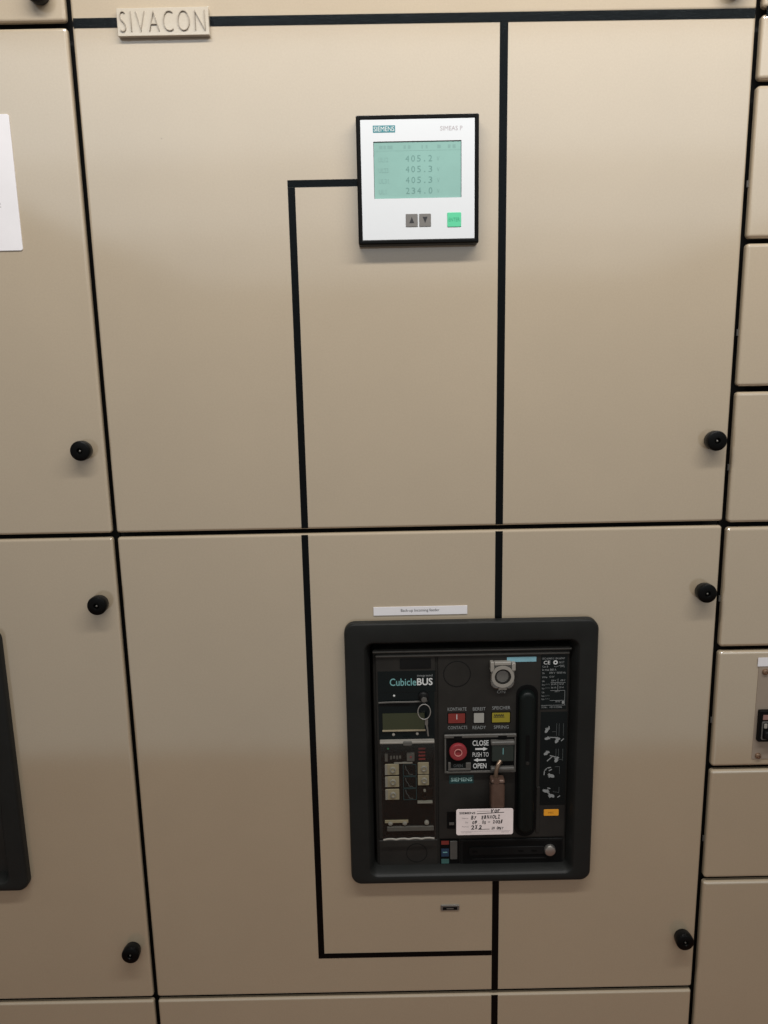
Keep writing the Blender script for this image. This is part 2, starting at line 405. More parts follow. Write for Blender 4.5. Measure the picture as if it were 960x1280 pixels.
# ------------------------------------------------------------------ paper notice and door label
pn = thing('paper_notice', 'white paper notice at the left edge of the photo', 'notice', (-180, 0, 358))
obj('sheet', MB().plate(-330, -80.5, 358, 512, -1.4, -0.05, r=2.5, b=0.3, n=3), PAPER, pn)
text('lettering', '2', -104.5, -101, 408, 414, -1.4, INKG, pn)
dl = thing('door_label', 'narrow white label strip with small print above the breaker bezel', 'label', (400, 0, -117))
obj('strip', MB().box(337, 462.3, -1.2, -0.05, -116.7, -105.3), PAPER, dl)
text('lettering', 'Back-up Incoming feeder', 373.5, 425, -113.4, -108.2, -1.2, INK, dl)

# ------------------------------------------------------------------ power meter
pm = thing('power_meter', 'square white panel meter with black rim and green display', 'meter', (401.5, 0, 354.5))
mb = MB()
R0 = (329.5, 473.5, 354.5, 498.5)
L = []
for ins, y, r in ((0, 0, 1.5), (0, -15.5, 1.5), (0.6, -16.7, 1.5), (1.5, -17.2, 1.5), (4.0, -17.2, 1), (4.6, -16.9, 1), (5.0, -15.2, 1), (6.5, -15.0, 1)):
    L.append(rr(R0[0] + ins, R0[1] - ins, R0[2] + ins, R0[3] - ins, r, y, 3))
mb.loft(L)
obj('rim', mb, KNOB, pm)
fp = obj('face_plate', MB().plate(R0[0] + 5.1, R0[1] - 5.1, R0[2] + 5.1, R0[3] - 5.1, -16.7, -15.1, r=0.6, b=0.2, n=2, seg=1, hole=(349.4, 452.9, 406.3, 469.6, 0.4)), WHITEP, pm)
FY = -16.7
bd = obj('badge', MB().box(349.3, 375.3, FY - 0.15, FY - 0.02, 479.2, 487.0), TEAL, pm)
text('lettering', 'SIEMENS', 350.3, 374.3, 480.6, 485.8, FY - 0.15, PRINTW, bd)
text('model_lettering', 'SIMEAS P', 428, 454, 480.3, 485.2, FY, INKLG, pm)
disp = obj('display_rim_and_shadow', MB().box(349.2, 453.1, -15.35, -15.1, 406.1, 469.8), LCDEDGE, pm)  # dark edge left wider at the top, doubling as the recess shadow
sc = obj('display', MB().box(349.9, 452.4, -15.5, -15.36, 406.6, 468.9), LCD, pm)
SY = -15.5
rows = [('UL12', '405.2', 447.2), ('UL23', '405.3', 435.4), ('UL31', '405.3', 423.4), ('UL1', '234.0', 411.4)]
for nm, val, z in rows:
    text('row_name', nm, 355, 355 + 2.9 * len(nm), z, z + 5.2, SY, LCDINK2, sc)
    for i, ch in enumerate(val):
        x = 387 + i * 6.75
        if ch == '.': text('digit', ch, x + 1.5, x + 3.0, z, z + 1.4, SY, LCDINK, sc)
        else: text('digit', ch, x, x + 4.4, z, z + 7.0, SY, LCDINK, sc)
    text('unit_letter', 'V', 424, 427, z + 0.5, z + 5.0, SY, LCDINK2, sc)
obj('menu_bar', MB().box(350.6, 451.7, SY - 0.06, SY - 0.01, 459.2, 459.6), LCDINK2, sc)
for x0, x1 in ((356, 360), (361.5, 364), (366, 372), (385, 387.5), (390, 393), (406, 407.5), (411, 413), (424.5, 428.5), (437, 440), (442.5, 446)):
    obj('menu_mark', MB().box(x0, x1, SY - 0.06, SY - 0.01, 461.5, 465.3), LCDINK2, sc)
for x0, x1, up in ((386.4, 400.6, 1), (402.4, 416.4, 0)):
    k = obj('arrow_key', MB().plate(x0, x1, 374, 388.6, FY - 0.7, FY - 0.02, r=0.8, b=0.35, n=2), BTN, pm)
    c = (x0 + x1) / 2
    pts = [(c - 2.9, 378), (c + 2.9, 378), (c, 385.2)] if up else [(c - 2.9, 385), (c, 377.8), (c + 2.9, 385)]
    obj('arrow_mark', MB().poly(pts, FY - 0.7, 0.1), INK, k)
k = obj('enter_key', MB().plate(435.9, 452.4, 373, 389.4, FY - 0.7, FY - 0.02, r=0.8, b=0.35, n=2), BTNG, pm)
text('lettering', 'ENTER', 437.6, 450.8, 379.2, 383.4, FY - 0.7, BTNGT, k)

# ------------------------------------------------------------------ breaker bezels
def bezel(t, dx=0):
    O = (297 + dx, 637 + dx, -514, -124); I = (325 + dx, 610 + dx, -500, -153)
    L = []
    for ins, y in ((0, 0), (0, -8), (0.7, -10.3), (2.2, -11.9), (4.5, -12.4)):
        L.append(rr(O[0] + ins, O[1] - ins, O[2] + ins, O[3] - ins, 15 - ins * 0.8, y, 8))
    for ins, y in ((-4.5, -12.4), (-2.0, -11.8), (-0.5, -10.3), (0.6, -8.6), (5.0, 3), (6.0, 26)):
        L.append(rr(I[0] + ins, I[1] - ins, I[2] + ins, I[3] - ins, 11 - ins, y, 8))
    L.append(rr(I[0] + 5, I[1] - 5, I[2] + 5, I[3] - 5, 6, 28, 8)); L.append(rr(I[0] - 2, I[1] + 2, I[2] - 2, I[3] + 2, 11, 28, 8))
    L.append(rr(I[0] - 2, I[1] + 2, I[2] - 2, I[3] + 2, 11, 0, 8))
    return obj('bezel', MB().loft(L + [L[0]], False, False), BEZEL, t, smooth=28)
HSG = lambda dx: MB().plate(333.5 + dx, 605.5 + dx, -503, -168.5, 6.5, 70, r=1.5, b=3.2, n=2, seg=3)
b2 = thing('circuit_breaker', 'dark breaker with rounded bezel cut off by the left edge', 'circuit breaker', (-332, 5, -514), 'circuit breakers')
bezel(b2, -800); obj('housing', HSG(-800), HOUS, b2)
cb = thing('circuit_breaker', 'dark circuit breaker in rounded bezel with buttons and trip unit', 'circuit breaker', (468, 5, -514), 'circuit breakers')
bezel(cb); obj('housing', HSG(0), HOUS, cb)
Y = 4.0
obj('top_edge_highlight', MB().plate(334, 605, -171.6, -168.8, 2.2, 12, r=0.8, b=1.0, n=1), GREYP, cb)  # lighter grey strips painting the light caught by the rounded top edges
obj('top_edge_highlight', MB().plate(338, 602, -177.4, -174.6, 1.4, 8, r=0.8, b=1.0, n=1), GREYP, cb)
# trip unit on the left
tu = obj('trip_unit', MB().plate(337, 420, -453, -174.5, Y, 9, r=1.5, b=2.2, n=2), HOUS, cb)
obj('lower_left_cover', MB().plate(337, 421.5, -502, -455.5, Y + 0.5, 9, r=1.5, b=1.2, n=2), HOUS, cb)
obj('knockout_ring', MB().ring(391, -476, 14.2, 15, Y + 0.2, Y + 0.6), HOUS2, cb, smooth=True)
obj('name_slot', MB().plate(371, 413.5, -195.5, -180.5, Y - 0.5, Y + 0.2, r=1, b=0.4, n=2), HOUS2, tu)
nb = obj('name_band', MB().box(340.5, 419, Y - 0.45, Y - 0.05, -229, -198.5), GLOSSBLK, tu)
text('lettering', 'Cubicle', 356.8, 393.2, -219.6, -208.8, Y - 0.45, TEALT, tu, bold=0.01)
text('lettering', 'BUS', 394.2, 415.5, -219.4, -209.0, Y - 0.45, PRINTW, tu, bold=0.02)
text('lettering', 'integrated', 394.4, 415.3, -207.6, -203.6, Y - 0.45, PRINTG, tu)
# recess with display
obj('display_well', MB().box(340.5, 418, Y - 0.3, Y - 0.05, -299, -229.6), GLOSSBLK, tu)
bar = MB()
bar.tube([(341 + i * 5.6, Y - 1.6 - 1.2 * math.sin(i / 12 * math.pi), -243.6 + 0.5 * math.sin(i * 0.5) + i * 0.17) for i in range(13)], 1.25, 6)
obj('cover_bar', bar, GREYP, tu, smooth=True)
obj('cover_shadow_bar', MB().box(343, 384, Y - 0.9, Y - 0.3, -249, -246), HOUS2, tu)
obj('white_dot', MB().lathe(362.5, -234, [(1.5, Y - 0.3), (1.4, Y - 0.9), (0.8, Y - 1.1)], 10), PRINTW, tu, smooth=True)
obj('lock_barrel', MB().lathe(402.5, -235.5, [(7.2, Y - 0.3), (7.0, Y - 4), (5.2, Y - 5.5), (4.6, Y - 8), (2.6, Y - 8.6), (2.4, Y - 6)], 20), HOUS2, tu, smooth=True)
obj('lock_face', MB().lathe(403.2, -237.2, [(4.0, Y - 8.2), (3.6, Y - 9.0), (1.2, Y - 9.2)], 14), GREYP, tu, smooth=True)
di = obj('small_display', MB().box(346, 404, Y - 0.8, Y - 0.3, -284, -260), LCDOFF, tu)
obj('display_ledge', MB().box(345.5, 405, Y - 2.2, Y - 0.3, -286.2, -284.4), BEIGEP, tu)
for x, z in ((360.7, -291.5), (393.7, -290.8)):
    obj('push_stud', MB().lathe(x, z, [(2.0, Y - 0.3), (1.9, Y - 1.5), (1.1, Y - 1.9)], 12), LGREY, tu, smooth=True)
# lower setting field behind a clear flap
obj('setting_field', MB().box(343, 417, Y - 0.35, Y - 0.05, -450.5, -302), GLOSSBLK, tu)
obj('green_led', MB().lathe(352.6, -312.6, [(1.5, Y - 0.4), (1.3, Y - 1.2), (0.5, Y - 1.5)], 10), LED, tu, smooth=True)
cn = obj('socket_block', MB().box(348, 372.5, Y - 2, Y - 0.35, -331.3, -319), HOUS2, tu)
obj('socket_tab', MB().box(348, 352, Y - 2.6, Y - 2.0, -331, -319.4), GREYP, tu)
for i in range(4): obj('socket_pin', MB().box(355.5 + i * 4.2, 358 + i * 4.2, Y - 2.5, Y - 2, -328 + (i % 2), -322.5), GREYP, tu)
tb = obj('test_button', MB().plate(378.6, 389.3, -331.5, -318.9, Y - 2.4, Y - 0.35, r=0.8, b=0.4, n=2), GREYP, tu)
obj('red_dot', MB().lathe(384.2, -325, [(1.5, Y - 2.4), (1.4, Y - 2.9), (0.5, Y - 3)], 10), RED, tu, smooth=True)
obj('white_bar', MB().box(360.6, 386.5, Y - 1.6, Y - 0.35, -335.2, -333.2), LGREY, tu)
for i in range(4):
    obj('red_line', MB().box(395.2, 404.5, Y - 0.55, Y - 0.35, -315.0 - i * 5.2, -312.4 - i * 5.2), REDLINE, tu)
def dial(x0, x1, z0, z1, tab):
    b = obj('dial', MB().plate(x0, x1, z0, z1, Y - 1.8, Y - 0.35, r=0.6, b=0.3, n=1), BEIGEP, tu)
    c = ((x0 + x1) / 2 + 1, (z0 + z1) / 2)
    obj('rotary_knob', MB().lathe(c[0], c[1], [(4.3, Y - 1.8), (4.1, Y - 3.6), (3.0, Y - 4.0), (2.4, Y - 3.0)], 16), LGREY, tu, smooth=True)
    obj('knob_slot', MB().lathe(c[0], c[1], [(2.3, Y - 3.1), (2.2, Y - 3.3)], 10), BEIGEP, tu)
    if tab: obj('white_tab', MB().box(x0 - 0.2, x0 + 3.2, Y - 2.3, Y - 1.8, z0 + 0.4, z1 - 0.4), LGREY, tu)
for z0, z1 in ((-352, -335.8), (-370.6, -354.6), (-390.2, -374.2)): dial(348, 367.4, z0, z1, True)
dial(393.8, 409.3, -351.7, -334.2, False); dial(393.8, 409.3, -368.8, -353.4, False)
bx = obj('clear_box', MB().plate(392.8, 413.6, -392.5, -371, Y - 5, Y - 0.35, r=0.8, b=0.4, n=2), CLEAR, tu)
obj('box_edge', MB().box(392.8, 413.8, Y - 5.4, Y - 0.35, -394.6, -392.7), LGREY, tu)
obj('box_knob', MB().lathe(403, -377, [(1.8, Y - 0.4), (1.6, Y - 3)], 10), LGREY, tu, smooth=True)
obj('box_knob', MB().lathe(402.5, -388, [(2.6, Y - 0.4), (2.2, Y - 3)], 10), HOUS2, tu, smooth=True)
for z in (-337.5, -356, -374.5):
    f = MB(); a, b = 373.5, 391.5
    for p in ([(a, z), (b, z), (b, z - 17), (a, z - 17), (a, z)],): f.stroke(p, 0.5, Y - 0.36, 0.1)
    obj('curve_field', f, TEALLINE, tu)
    c = MB().stroke([(a + 3, z - 2), (a + 4, z - 7), (a + 7, z - 11), (a + 8, z - 14.5), (a + 13, z - 15)], 0.7, Y - 0.36, 0.12)
    obj('curve_line', c, PRINTD, tu)
rl = obj('lower_rail', MB().box(346.3, 379.4, Y - 2.5, Y - 0.35, -426, -422.6), BEIGEP, tu)
for x in (354, 374.5, 405.5):
    obj('rail_stud', MB().lathe(x, -427, [(3.4, Y - 0.4), (3.2, Y - 3), (2.0, Y - 3.6)], 14), LGREY, tu, smooth=True)
obj('flap_strip', MB().plate(349.2, 415.5, -439.0, -432.2, Y - 3, Y - 0.35, r=0.8, b=0.5, n=1), GREYP, tu)
obj('flap_inner', MB().box(351, 411, Y - 1, Y - 0.4, -443.8, -439.6), HOUS2, tu)
fl2 = obj('clear_flap', MB().plate(342.5, 417.5, -450, -300.4, Y - 8.2, Y - 7.0, r=1.2, b=0.3, n=2), CLEAR, tu)
obj('flap_top_edge', MB().plate(341.6, 417, -301.6, -298.9, Y - 8.5, Y - 0.3, r=0.6, b=0.5, n=1), LGREY, tu)
obj('flap_grip', MB().plate(373.5, 386, -304, -297.8, Y - 10, Y - 8, r=2, b=0.8, n=3), GREYP, tu)
edge = MB().tube([(343.8 + i * 6, Y - 8.4, -448 + (0.7 if i % 3 else -0.4) + i * 0.07) for i in range(13)], 1.25, 6)
obj('flap_bottom_edge', edge, LGREY, tu, smooth=True)
# control plate
cp = obj('control_plate', MB().plate(422.3, 603, -455, -175.5, Y, 9, r=1.5, b=2.0, n=2), HOUS, cb)
obj('blanking_ring', MB().ring(449, -204.2, 18.0, 18.8, Y - 0.35, Y + 0.2, 40), HOUS2, cp, smooth=True)
obj('blanking_cap', MB().lathe(449, -204.2, [(17.6, Y + 0.1), (17.4, Y - 0.3)], 40), HOUS, cp, smooth=True)
# ON button with clear guard
OX, OZ = 510.6, -206.5
on = obj('on_button', MB().lathe(OX, OZ, [(12.0, Y), (11.4, Y - 5), (10.6, Y - 5.4), (9.0, Y - 4.4), (6, Y - 3.4), (1, Y - 3.0)], 32), GREYP, cb, smooth=True)
obj('button_ring', MB().ring(OX, OZ, 11.2, 15.4, Y - 8.2, Y - 0.05, 36), LGREY, on, smooth=True)
obj('inner_ring', MB().ring(OX, OZ, 8.6, 10.8, Y - 6.6, Y - 4.0, 36), HOUS, on, smooth=True)
obj('button_guard', MB().plate(494.5, 527.4, -226, -188.5, Y - 4.0, Y - 0.1, r=9, b=1.5, n=5), CLEARB, on)
obj('guard_hinge', MB().plate(499, 522, -190.5, -185.8, Y - 7, Y - 0.1, r=1.2, b=1, n=2), LGREY, on)
obj('guard_lug', MB().plate(493.6, 498.6, -199, -185.2, Y - 8, Y - 0.1, r=1, b=0.8, n=2), LGREY, on)
obj('guard_lug', MB().plate(522.6, 527.8, -198, -187, Y - 8, Y - 0.1, r=1, b=0.8, n=2), LGREY, on)
obj('guard_catch', MB().plate(505, 516.4, -226.5, -222.5, Y - 6, Y - 0.1, r=1, b=0.8, n=2), LGREY, on)
text('lettering', 'ON', 503.8, 515.2, -233.6, -229.4, Y, PRINTG, cp)
obj('blue_label', MB().box(517, 557, Y - 0.25, Y - 0.05, -188.3, -181.3), BLUE, cp)
# indicators
text('lettering', 'KONTAKTE', 436, 462, -258.2, -253.2, Y, PRINTG, cp); text('lettering', 'CONTACTS', 436.3, 463, -285.6, -280.8, Y, PRINTG, cp)
text('lettering', 'BEREIT', 470.8, 488.3, -258.4, -253.6, Y, PRINTG, cp); text('lettering', 'READY', 470.5, 489, -286, -281.2, Y, PRINTG, cp)
text('lettering', 'SPEICHER', 497.5, 522.5, -257.4, -252.6, Y, PRINTG, cp); text('lettering', 'SPRING', 500, 520.5, -286, -281.2, Y, PRINTG, cp)
def indicator(nm, x0, x1, m):
    w = obj('indicator_window', MB().plate(x0 - 1.2, x1 + 1.2, -277.6, -260.6, Y - 0.4, Y - 0.02, r=0.6, b=0.2, n=1, hole=(x0, x1, -276.5, -261.8, 0.4)), BLACK, cb)
    return w, obj(nm, MB().box(x0, x1, Y - 0.12, Y - 0.04, -276.5, -261.8), m, w)
w1, i1 = indicator('red_flag', 436.8, 460, REDF)
obj('flag_mark', MB().box(448.2, 449.1, Y - 0.2, Y - 0.13, -271, -263.5), PRINTW, w1)
obj('flag_mark', MB().box(442, 455, Y - 0.2, Y - 0.13, -274.2, -273.4), REDLINE, w1)
w2, i2 = indicator('white_flag', 472.2, 486.3, WFLAG)
w3, i3 = indicator('yellow_flag', 497.4, 522, YEL)
obj('flag_mark', MB().stroke([(500 + i * 1.15, -264.6 if i % 2 else -268) for i in range(13)], 0.8, Y - 0.13, 0.08), INK, w3)
obj('flag_mark', MB().box(499.5, 514.5, Y - 0.2, Y - 0.13, -269.4, -268.7), INK, w3)
# push panel
pp = obj('push_panel', MB().plate(431, 530, -349, -290.8, Y - 5, Y - 0.05, r=1.5, b=2.2, n=2), HOUS2, cb)
PY = Y - 5
obj('panel_top_edge', MB().plate(430.6, 530.4, -295.6, -290.5, PY - 2.5, PY, r=0.8, b=1.2, n=1), GREYP, pp)
obj('latch_notch', MB().box(444, 455, PY - 3, PY - 2.45, -297.5, -292.5), BLACK, pp)
obj('latch_notch', MB().box(505, 517, PY - 3, PY - 2.45, -297, -292.8), BLACK, pp)
for x0, x1 in ((431, 433.2), (527.8, 530)): obj('panel_side_edge', MB().plate(x0, x1, -348.5, -295.7, PY - 1.6, PY, r=0.4, b=0.5, n=1), GREYP, pp)
obj('panel_bottom_edge', MB().plate(433.3, 527.7, -348.8, -345.8, PY - 1.6, PY, r=0.4, b=0.5, n=1), GREYP, pp)
obj('button_well', MB().plate(435.2, 466.6, -333.5, -298.2, PY - 0.35, PY - 0.02, r=1, b=0.15, n=2), BLACK, pp)
rb = obj('open_button', MB().lathe(449.6, -315.5, [(12.3, PY - 0.3), (12.2, PY - 4.6), (11.4, PY - 5.6), (10, PY - 5.9), (5.8, PY - 5.4), (5.3, PY - 4.2), (1, PY - 4)], 36), RED, pp, smooth=True)
obj('button_circle', MB().ring(449.6, -315.5, 4.5, 5.6, PY - 6.0, PY - 5.0, 28), PINK, pp, smooth=True)
ol = MB().plate(436, 467.5, -344.2, -341.4, PY - 2.5, PY - 0.05, r=0.5, b=0.4, n=1)
ol.plate(436, 439.5, -341.3, -332, PY - 2.5, PY - 0.05, r=0.5, b=0.4, n=1).plate(460.5, 467.5, -341.3, -333, PY - 2.5, PY - 0.05, r=0.5, b=0.4, n=1)
obj('label_cradle', ol, GREYP, pp)
obj('label_card', MB().box(439.6, 460.4, PY - 0.6, PY - 0.05, -341.3, -333.8), GLOSSBLK, pp)
text('lettering', 'OPEN', 443.5, 456, -339.8, -335.4, PY - 0.6, PRINTD, pp)
obj('text_field', MB().box(468.4, 493.6, PY - 0.25, PY - 0.02, -344.2, -298), GLOSSBLK, pp)
TY = PY - 0.25
text('lettering', 'CLOSE', 469.9, 492.2, -308.2, -300.2, TY, PRINTW, pp, bold=0.012)
text('lettering', 'PUSH TO', 470, 492.3, -324.9, -318.3, TY, PRINTW, pp)
text('lettering', 'OPEN', 470.7, 489.3, -342.4, -334.8, TY, PRINTW, pp, bold=0.012)
def arrow(xa, xb, z):
    d = 1 if xb > xa else -1; h = xb - d * 6
    obj('arrow_mark', MB().poly([(xa, z - 1.2), (h, z - 1.2), (h, z - 2.9), (xb, z), (h, z + 2.9), (h, z + 1.2), (xa, z + 1.2)], TY, 0.12), PRINTW, pp)
arrow(473.7, 490.8, -313.2); arrow(488.4, 471.5, -329.8)
gb = obj('close_button', MB().plate(496, 526.5, -330, -305, PY - 6, PY - 0.05, r=1.5, b=1.5, n=2), GREENB, pp)
obj('button_cap', MB().plate(494.6, 527.6, -305.2, -299.4, PY - 7.5, PY - 0.05, r=1.8, b=1.8, n=3), GREYP, pp)
obj('button_mark', MB().box(511, 512, PY - 6.15, PY - 6.02, -319, -309.5), TEALT, pp)
obj('lock_slot', MB().box(496, 526.3, PY - 0.5, PY - 0.03, -338.4, -330.6), BLACK, pp)
obj('lock_bar', MB().plate(494.8, 527.4, -343.6, -338.6, PY - 7, PY - 0.05, r=1.5, b=1.3, n=2), GREYP, pp)
# badge
bd = obj('badge', MB().box(437.8, 472, Y - 0.3, Y - 0.02, -368, -355.4), TEALD, cp)
text('lettering', 'SIEMENS', 440.3, 470.2, -364.6, -358.9, Y - 0.3, TEALP, cp, bold=0.015)
# key hole block
kh = obj('key_recess', MB().plate(434.4, 447, -438, -411.5, Y - 0.5, Y - 0.02, r=1, b=0.2, n=1), BLACK, cp)
obj('key_tab', MB().box(437.5, 444.5, Y - 2, Y - 0.5, -431.5, -428.3), GREYP, cp)
# charging handle
st = obj('handle_slot', MB().plate(530.2, 560.4, -452.5, -221.5, Y - 0.45, Y - 0.02, r=14.5, b=0.2, n=10, seg=1), BLACK, cb)
hd = obj('charging_handle', MB().plate(533.2, 556, -442, -228.5, Y - 12, Y - 0.45, r=11, b=5.5, n=8, seg=5), DGREEN, cb, smooth=True)
obj('handle_groove', MB().plate(542.2, 547.6, -329, -290, Y - 12.4, Y - 11.9, r=2.4, b=0.2, n=4), BLACK, hd)
obj('groove_pin', MB().lathe(545.2, -332.5, [(2.6, Y - 11.9), (2.3, Y - 13)], 12), HOUS, hd, smooth=True)
obj('side_rib', MB().plate(560.8, 565.6, -446, -375, Y - 1.5, Y, r=0.8, b=0.6, n=2), HOUS, cp)
# rating plate
rp = obj('rating_plate', MB().box(563.6, 599.6, Y - 0.3, Y - 0.03, -258.5, -177.8), GLOSSBLK, cb)
RY = Y - 0.3
def rt_(s, x0, x1, z0, z1, m=PRINTG): text('lettering', s, x0, x1, z0, z1, RY, m, rp)
rt_('IEC 60947-2  EN 60947', 565.5, 596, -185.6, -183.0)
rt_('CE', 567.2, 576, -192.6, -187.6, PRINTW)
obj('round_mark', MB().ring(583.2, -190.1, 1.5, 3.0, RY - 0.12, RY - 0.01, 18), PRINTW, rp); rt_('N117', 588.2, 595, -191.6, -188.6)
rt_('Cat. B', 565.5, 573.2, -197.2, -194.6); rt_('3WL', 590, 596, -197.2, -193.6)
obj('plate_line', MB().stroke([(581.5, -195.8), (584, -196.6), (590, -194.4)], 0.4, RY - 0.01, 0.1), PRINTG, rp)
rt_('In max 800 A', 565.5, 584.4, -201.9, -199.0); rt_('Ue', 565.5, 568.5, -206.5, -203.9)
rt_('690 V  50/60 Hz', 575.3, 597.6, -206.3, -203.6)
rt_('Uimp', 565.5, 572.4, -212.8, -209.8); rt_('12 kV', 575.5, 582, -212.0, -209.4)
for s, z in (('Ue', -218.2), ('Icu', -223.4), ('Ics', -228.8), ('Ue', -234.6), ('Icu', -239.8), ('Ics', -244.6)):
    rt_(s, 565.5, 568.8, z, z + 2.6)
for s, z in (('(kA)', -223.2), ('(kA)', -228.4), ('(kA)', -239.8), ('(kA)', -244.4)): rt_(s, 570, 576, z, z + 2.6, PRINTD)
for s, x0, x1, z in (('500 V', 578, 584.6, -217.6), ('690 V', 590.6, 597, -217.4), ('66 kA', 578, 585.2, -222.8), ('50 kA', 589.4, 595.6, -222.8),
                     ('66 kA', 578, 585.2, -227.8), ('50 kA', 589.2, 595.6, -227.6), ('250 V', 583, 589.8, -233.2), ('50 Hz', 584.4, 591, -248.4)):
    rt_(s, x0, x1, z, z + 2.5)
rl_ = MB()
for p in ([(587.2, -214), (587.2, -231)], [(577.5, -219.4), (597.4, -219.4)], [(577, -231), (597, -231), (597, -252.6)], [(577, -245.6), (596, -245.6)], [(565, -252.6), (598, -252.6)]):
    rl_.stroke(p, 0.45, RY - 0.01, 0.1)
obj('plate_line', rl_, PRINTG, rp)
obj('plate_square', MB().box(593.4, 596.4, RY - 0.12, RY - 0.01, -250.6, -246.6), PRINTG, rp)
rt_('S.Nr.  1011/2006', 565.5, 593.5, -256.6, -254.0)
# instruction plate with hand pictograms
ip = obj('instruction_plate', MB().box(564.8, 601.4, Y - 0.3, Y - 0.03, -404, -262.5), GLOSSBLK, cb)
IY = Y - 0.3
def blob(cx_, cz_, rx, rz, rot, n=14):
    c, s_ = math.cos(rot), math.sin(rot); P = []
    for i in range(n):
        a = 2 * math.pi * i / n; k = 1 + random.uniform(-0.16, 0.16)
        u, v = rx * k * math.cos(a), rz * k * math.sin(a); P.append((cx_ + u * c - v * s_, cz_ + u * s_ + v * c))
    return P
def hand(cx_, cz_, sz, rot):
    m = MB(); m.poly(blob(cx_, cz_, sz, sz * 0.68, rot), IY - 0.01, 0.12)
    for k, (l, da) in enumerate(((1.5, 0.55), (1.75, 0.2), (1.65, -0.1), (1.35, 0.95))):
        a = rot + da; m.stroke([(cx_ + 0.4 * sz * math.cos(a), cz_ + 0.4 * sz * math.sin(a)), (cx_ + l * sz * math.cos(a), cz_ + l * sz * math.sin(a))], sz * 0.36, IY - 0.02 - 0.01 * k, 0.12)
    obj('hand_pictogram', m, PRINTG, ip)
for cx_, cz_, sz, rot in ((573, -291, 3.2, 0.9), (573.5, -302.4, 2.8, 0.1), (587.4, -306.5, 3.3, 0.8), (573, -325, 3.1, 0.5), (587.5, -335.5, 3.2, 1.1), (582.5, -359, 3.6, 2.6), (573, -382, 3.4, -0.5), (583.5, -390, 3.4, 2.7)):
    hand(cx_, cz_, sz, rot)
pl = MB()
for p in ([(576.5, -284), (576.8, -288)], [(579, -300.5), (590, -301), (592, -303)], [(579, -328), (591, -331.5)], [(575, -336), (581, -330.5)],
          [(571, -357), (571.5, -351), (575, -347), (580, -346)], [(578, -351), (581.5, -349)], [(576.5, -377.5), (580, -378.5)], [(577, -385), (581, -388)], [(591, -392), (594, -390)], [(594, -306), (597, -303)]):
    pl.stroke(p, 1.3, IY - 0.01, 0.13)
obj('pictogram_marks', pl, PRINTG, ip)
pl2 = MB()
for z in (-280, -318):
    for x in (587, 590.5, 596.5): pl2.stroke([(x, z), (x, z - 18)], 0.4, IY - 0.01, 0.1)
pl2.stroke([(581, -292), (587, -292)], 0.4, IY - 0.01, 0.1); pl2.stroke([(586, -334), (597, -334)], 0.4, IY - 0.01, 0.1)
pl2.stroke([(586, -345), (592.5, -345), (592.5, -356)], 0.4, IY - 0.01, 0.1); pl2.stroke([(584, -383), (592.5, -385), (592.5, -377)], 0.4, IY - 0.01, 0.1)
obj('pictogram_lines', pl2, PRINTD, ip)
og = obj('orange_label', MB().plate(572, 593, -420.8, -411.0, Y - 0.4, Y - 0.02, r=1, b=0.15, n=2), ORANGE, cp)
text('lettering', 'MEC', 578.5, 586, -417.4, -414.6, Y - 0.4, ORANGED, cp)
# lower strip: position flags, racking slot
lf = obj('position_window', MB().box(424.5, 452, Y + 1.0, 8, -497, -456.5), BLACK, cb)
for nm, z0, z1, m in (('red_flag', -464, -458.2, REDF), ('blue_flag', -483, -470.5, BLUEF), ('teal_flag', -494.2, -487, TEALF)):
    obj(nm, MB().box(426.3, 437.2, Y + 0.6, Y + 1.0, z0, z1), m, lf)
obj('flag_lines', MB().box(428.5, 435, Y + 0.4, Y + 0.58, -477, -475.5), TEALT, lf)
obj('pointer', MB().plate(438.8, 449.2, -487.4, -458.2, Y - 0.4, Y + 1.0, r=1, b=0.8, n=2), GREYP, lf)
ro = obj('racking_frame', MB().plate(453.5, 600.5, -498.5, -456.6, Y - 0.2, 9, r=2, b=0.8, n=2), HOUS2, cb)
obj('racking_recess', MB().plate(457, 598.5, -494, -459.5, Y - 0.5, Y - 0.15, r=2, b=0.2, n=2), BLACK, ro)
obj('racking_shutter', MB().plate(466, 574, -480.5, -468, Y - 1.8, Y - 0.5, r=3, b=0.6, n=3), HOUS2, ro)
obj('recess_ridge', MB().plate(470, 577, -488, -486, Y - 1.5, Y - 0.5, r=0.5, b=0.3, n=1), HOUS2, ro)
for x in (474, 540, 559): obj('shutter_mark', MB().plate(x - 4, x + 4, -476, -472.5, Y - 2.2, Y - 1.8, r=1.5, b=0.2, n=2), BLACK, ro)
obj('round_screw', MB().lathe(581.3, -473.8, [(8.3, Y - 0.5), (8.2, Y - 4), (7.2, Y - 5.6), (4, Y - 6.2), (1, Y - 6.3)], 28), STEEL, ro, smooth=True)

# ------------------------------------------------------------------ padlock
pk = thing('padlock', 'brown padlock hanging from the close button slot', 'padlock', (504, -6, -396))
path = [(501.0, -9.5, -362), (501.2, -10.5, -346), (502.4, -11.2, -338), (504.4, -10.2, -332.4), (506.8, -6.5, -329.6), (509, -2.5, -330.6), (510, 0.5, -335)]
obj('shackle', MB().tube(path, 2.9, 12), SHACK, pk, smooth=True)
obj('body', MB().plate(493.6, 513.2, -397, -352, -17.5, -3.2, r=3.2, b=3.6, n=5, seg=5), BRASS, pk, smooth=True)

obj('shackle_collar', MB().ring(501.2, -353.5, 0.1, 4.6, -17.9, -16.8, 18), BRASS, pk)
obj('body_seam', MB().box(493.4, 513.4, -17.7, -3.3, -357.2, -356.5), BLACK, pk)

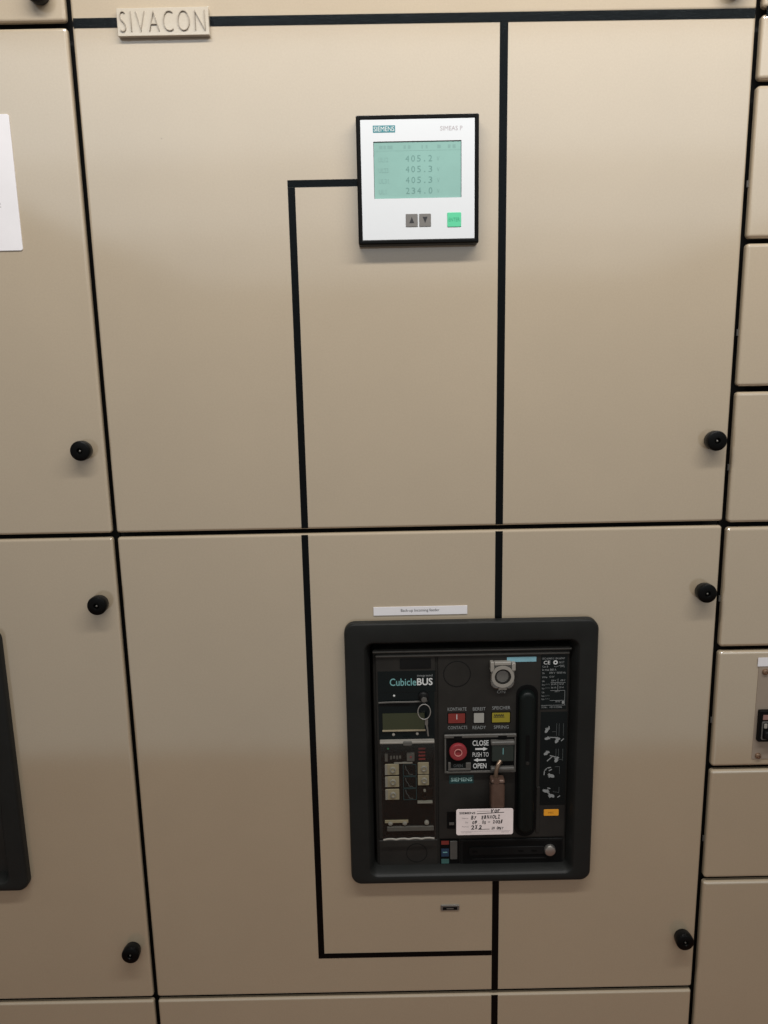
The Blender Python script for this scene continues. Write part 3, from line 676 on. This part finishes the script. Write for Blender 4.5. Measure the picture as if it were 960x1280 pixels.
# ------------------------------------------------------------------ key ring
kr = thing('key_ring', 'small steel key ring with key hanging on trip unit lock', 'key ring', (403, -4, -293))
rg = [(403.1 + 8.6 * math.cos(2 * math.pi * i / 32), -6.2 + 1.5 * math.sin(2 * math.pi * i / 32), -253.8 + 10.3 * math.sin(2 * math.pi * i / 32)) for i in range(33)]
obj('ring', MB().tube(rg, 0.75, 8), STEEL, kr, smooth=True)
kk = MB().plate(404.0, 408.2, -274, -263.5, -6.8, -5.6, r=2, b=0.2, n=3)
kk.poly([(405.2, -273.9), (407.8, -273.9), (409.4, -289.5), (407.8, -290), (406.8, -286), (406.4, -280)], -5.6, 1.2)
obj('key', kk, DSTEEL, kr)

# ------------------------------------------------------------------ inspection sticker
tg = thing('inspection_tag', 'white tag with handwriting hanging in front of the padlock', 'tag', (491.5, 0, -458.5))
obj('card', MB().plate(449, 528, -445.8, -406.2, -19.4, -18.7, r=3, b=0.2, n=4), STICK, tg)
GY = -19.4
text('lettering', 'SIEMENS', 453.2, 475.5, -413.6, -410.2, GY, INK, tg, bold=0.02)
obj('printed_line', MB().box(477.5, 500, GY - 0.12, GY - 0.02, -409.8, -409.3), INKG, tg)
obj('printed_line', MB().stroke([(477.5, -413.2), (500, -412.3), (515, -411.6)], 0.9, GY - 0.02, 0.1), INK, tg)
for s, x0, x1, z in (('Name', 457, 465.5, -420.8), ('Dat.', 461.5, 465.5, -427.2), ('Prufung', 457, 466, -434)): text('lettering', s, x0, x1, z, z + 2.2, GY, INKG, tg)
obj('printed_line', MB().box(455, 524, GY - 0.12, GY - 0.02, -440.2, -439.8), INKLG, tg)
text('lettering', 'next inspection', 456, 470, -443, -441.2, GY, INKLG, tg); text('lettering', 'service', 512, 522, -442.5, -440.7, GY, INKLG, tg)
def pen(words, z, h):
    for st_, x0, x1 in words:
        w = (x1 - x0) / len(st_); slope = random.uniform(-0.03, 0.05)
        for i, ch in enumerate(st_):
            if ch == ' ': continue
            a = x0 + i * w + random.uniform(-0.25, 0.25); b = a + w * random.uniform(0.72, 1.0)
            zz = z + slope * (a - x0) + random.uniform(-0.3, 0.3); hh = h * random.uniform(0.9, 1.15)
            if ch == '.': b = a + 0.9; hh = 0.9
            if ch == '-': zz += h * 0.45; hh = 0.8
            text('handwriting', ch, a, b, zz, zz + hh, GY - 0.05, INK, tg, shear=random.uniform(0.02, 0.32), bold=random.uniform(0.025, 0.045))
pen([('Vor', 497, 511)], -411.8, 5.2)
pen([('By', 469.5, 478), ('EINHOLZ', 484, 510.5)], -421.6, 5.4)
pen([('09', 471, 478), ('. 05', 480, 490), ('- 2021', 493, 514)], -429, 5.0)
pen([('2x2', 469.5, 485)], -437, 6.4)
pen([('kW only', 498, 515)], -438, 4.2)
obj('pen_line', MB().stroke([(480, -437.4), (495, -437)], 0.7, GY - 0.02, 0.12), INK, tg)
tg.location = (0.488, 0, Z0 - 0.446)
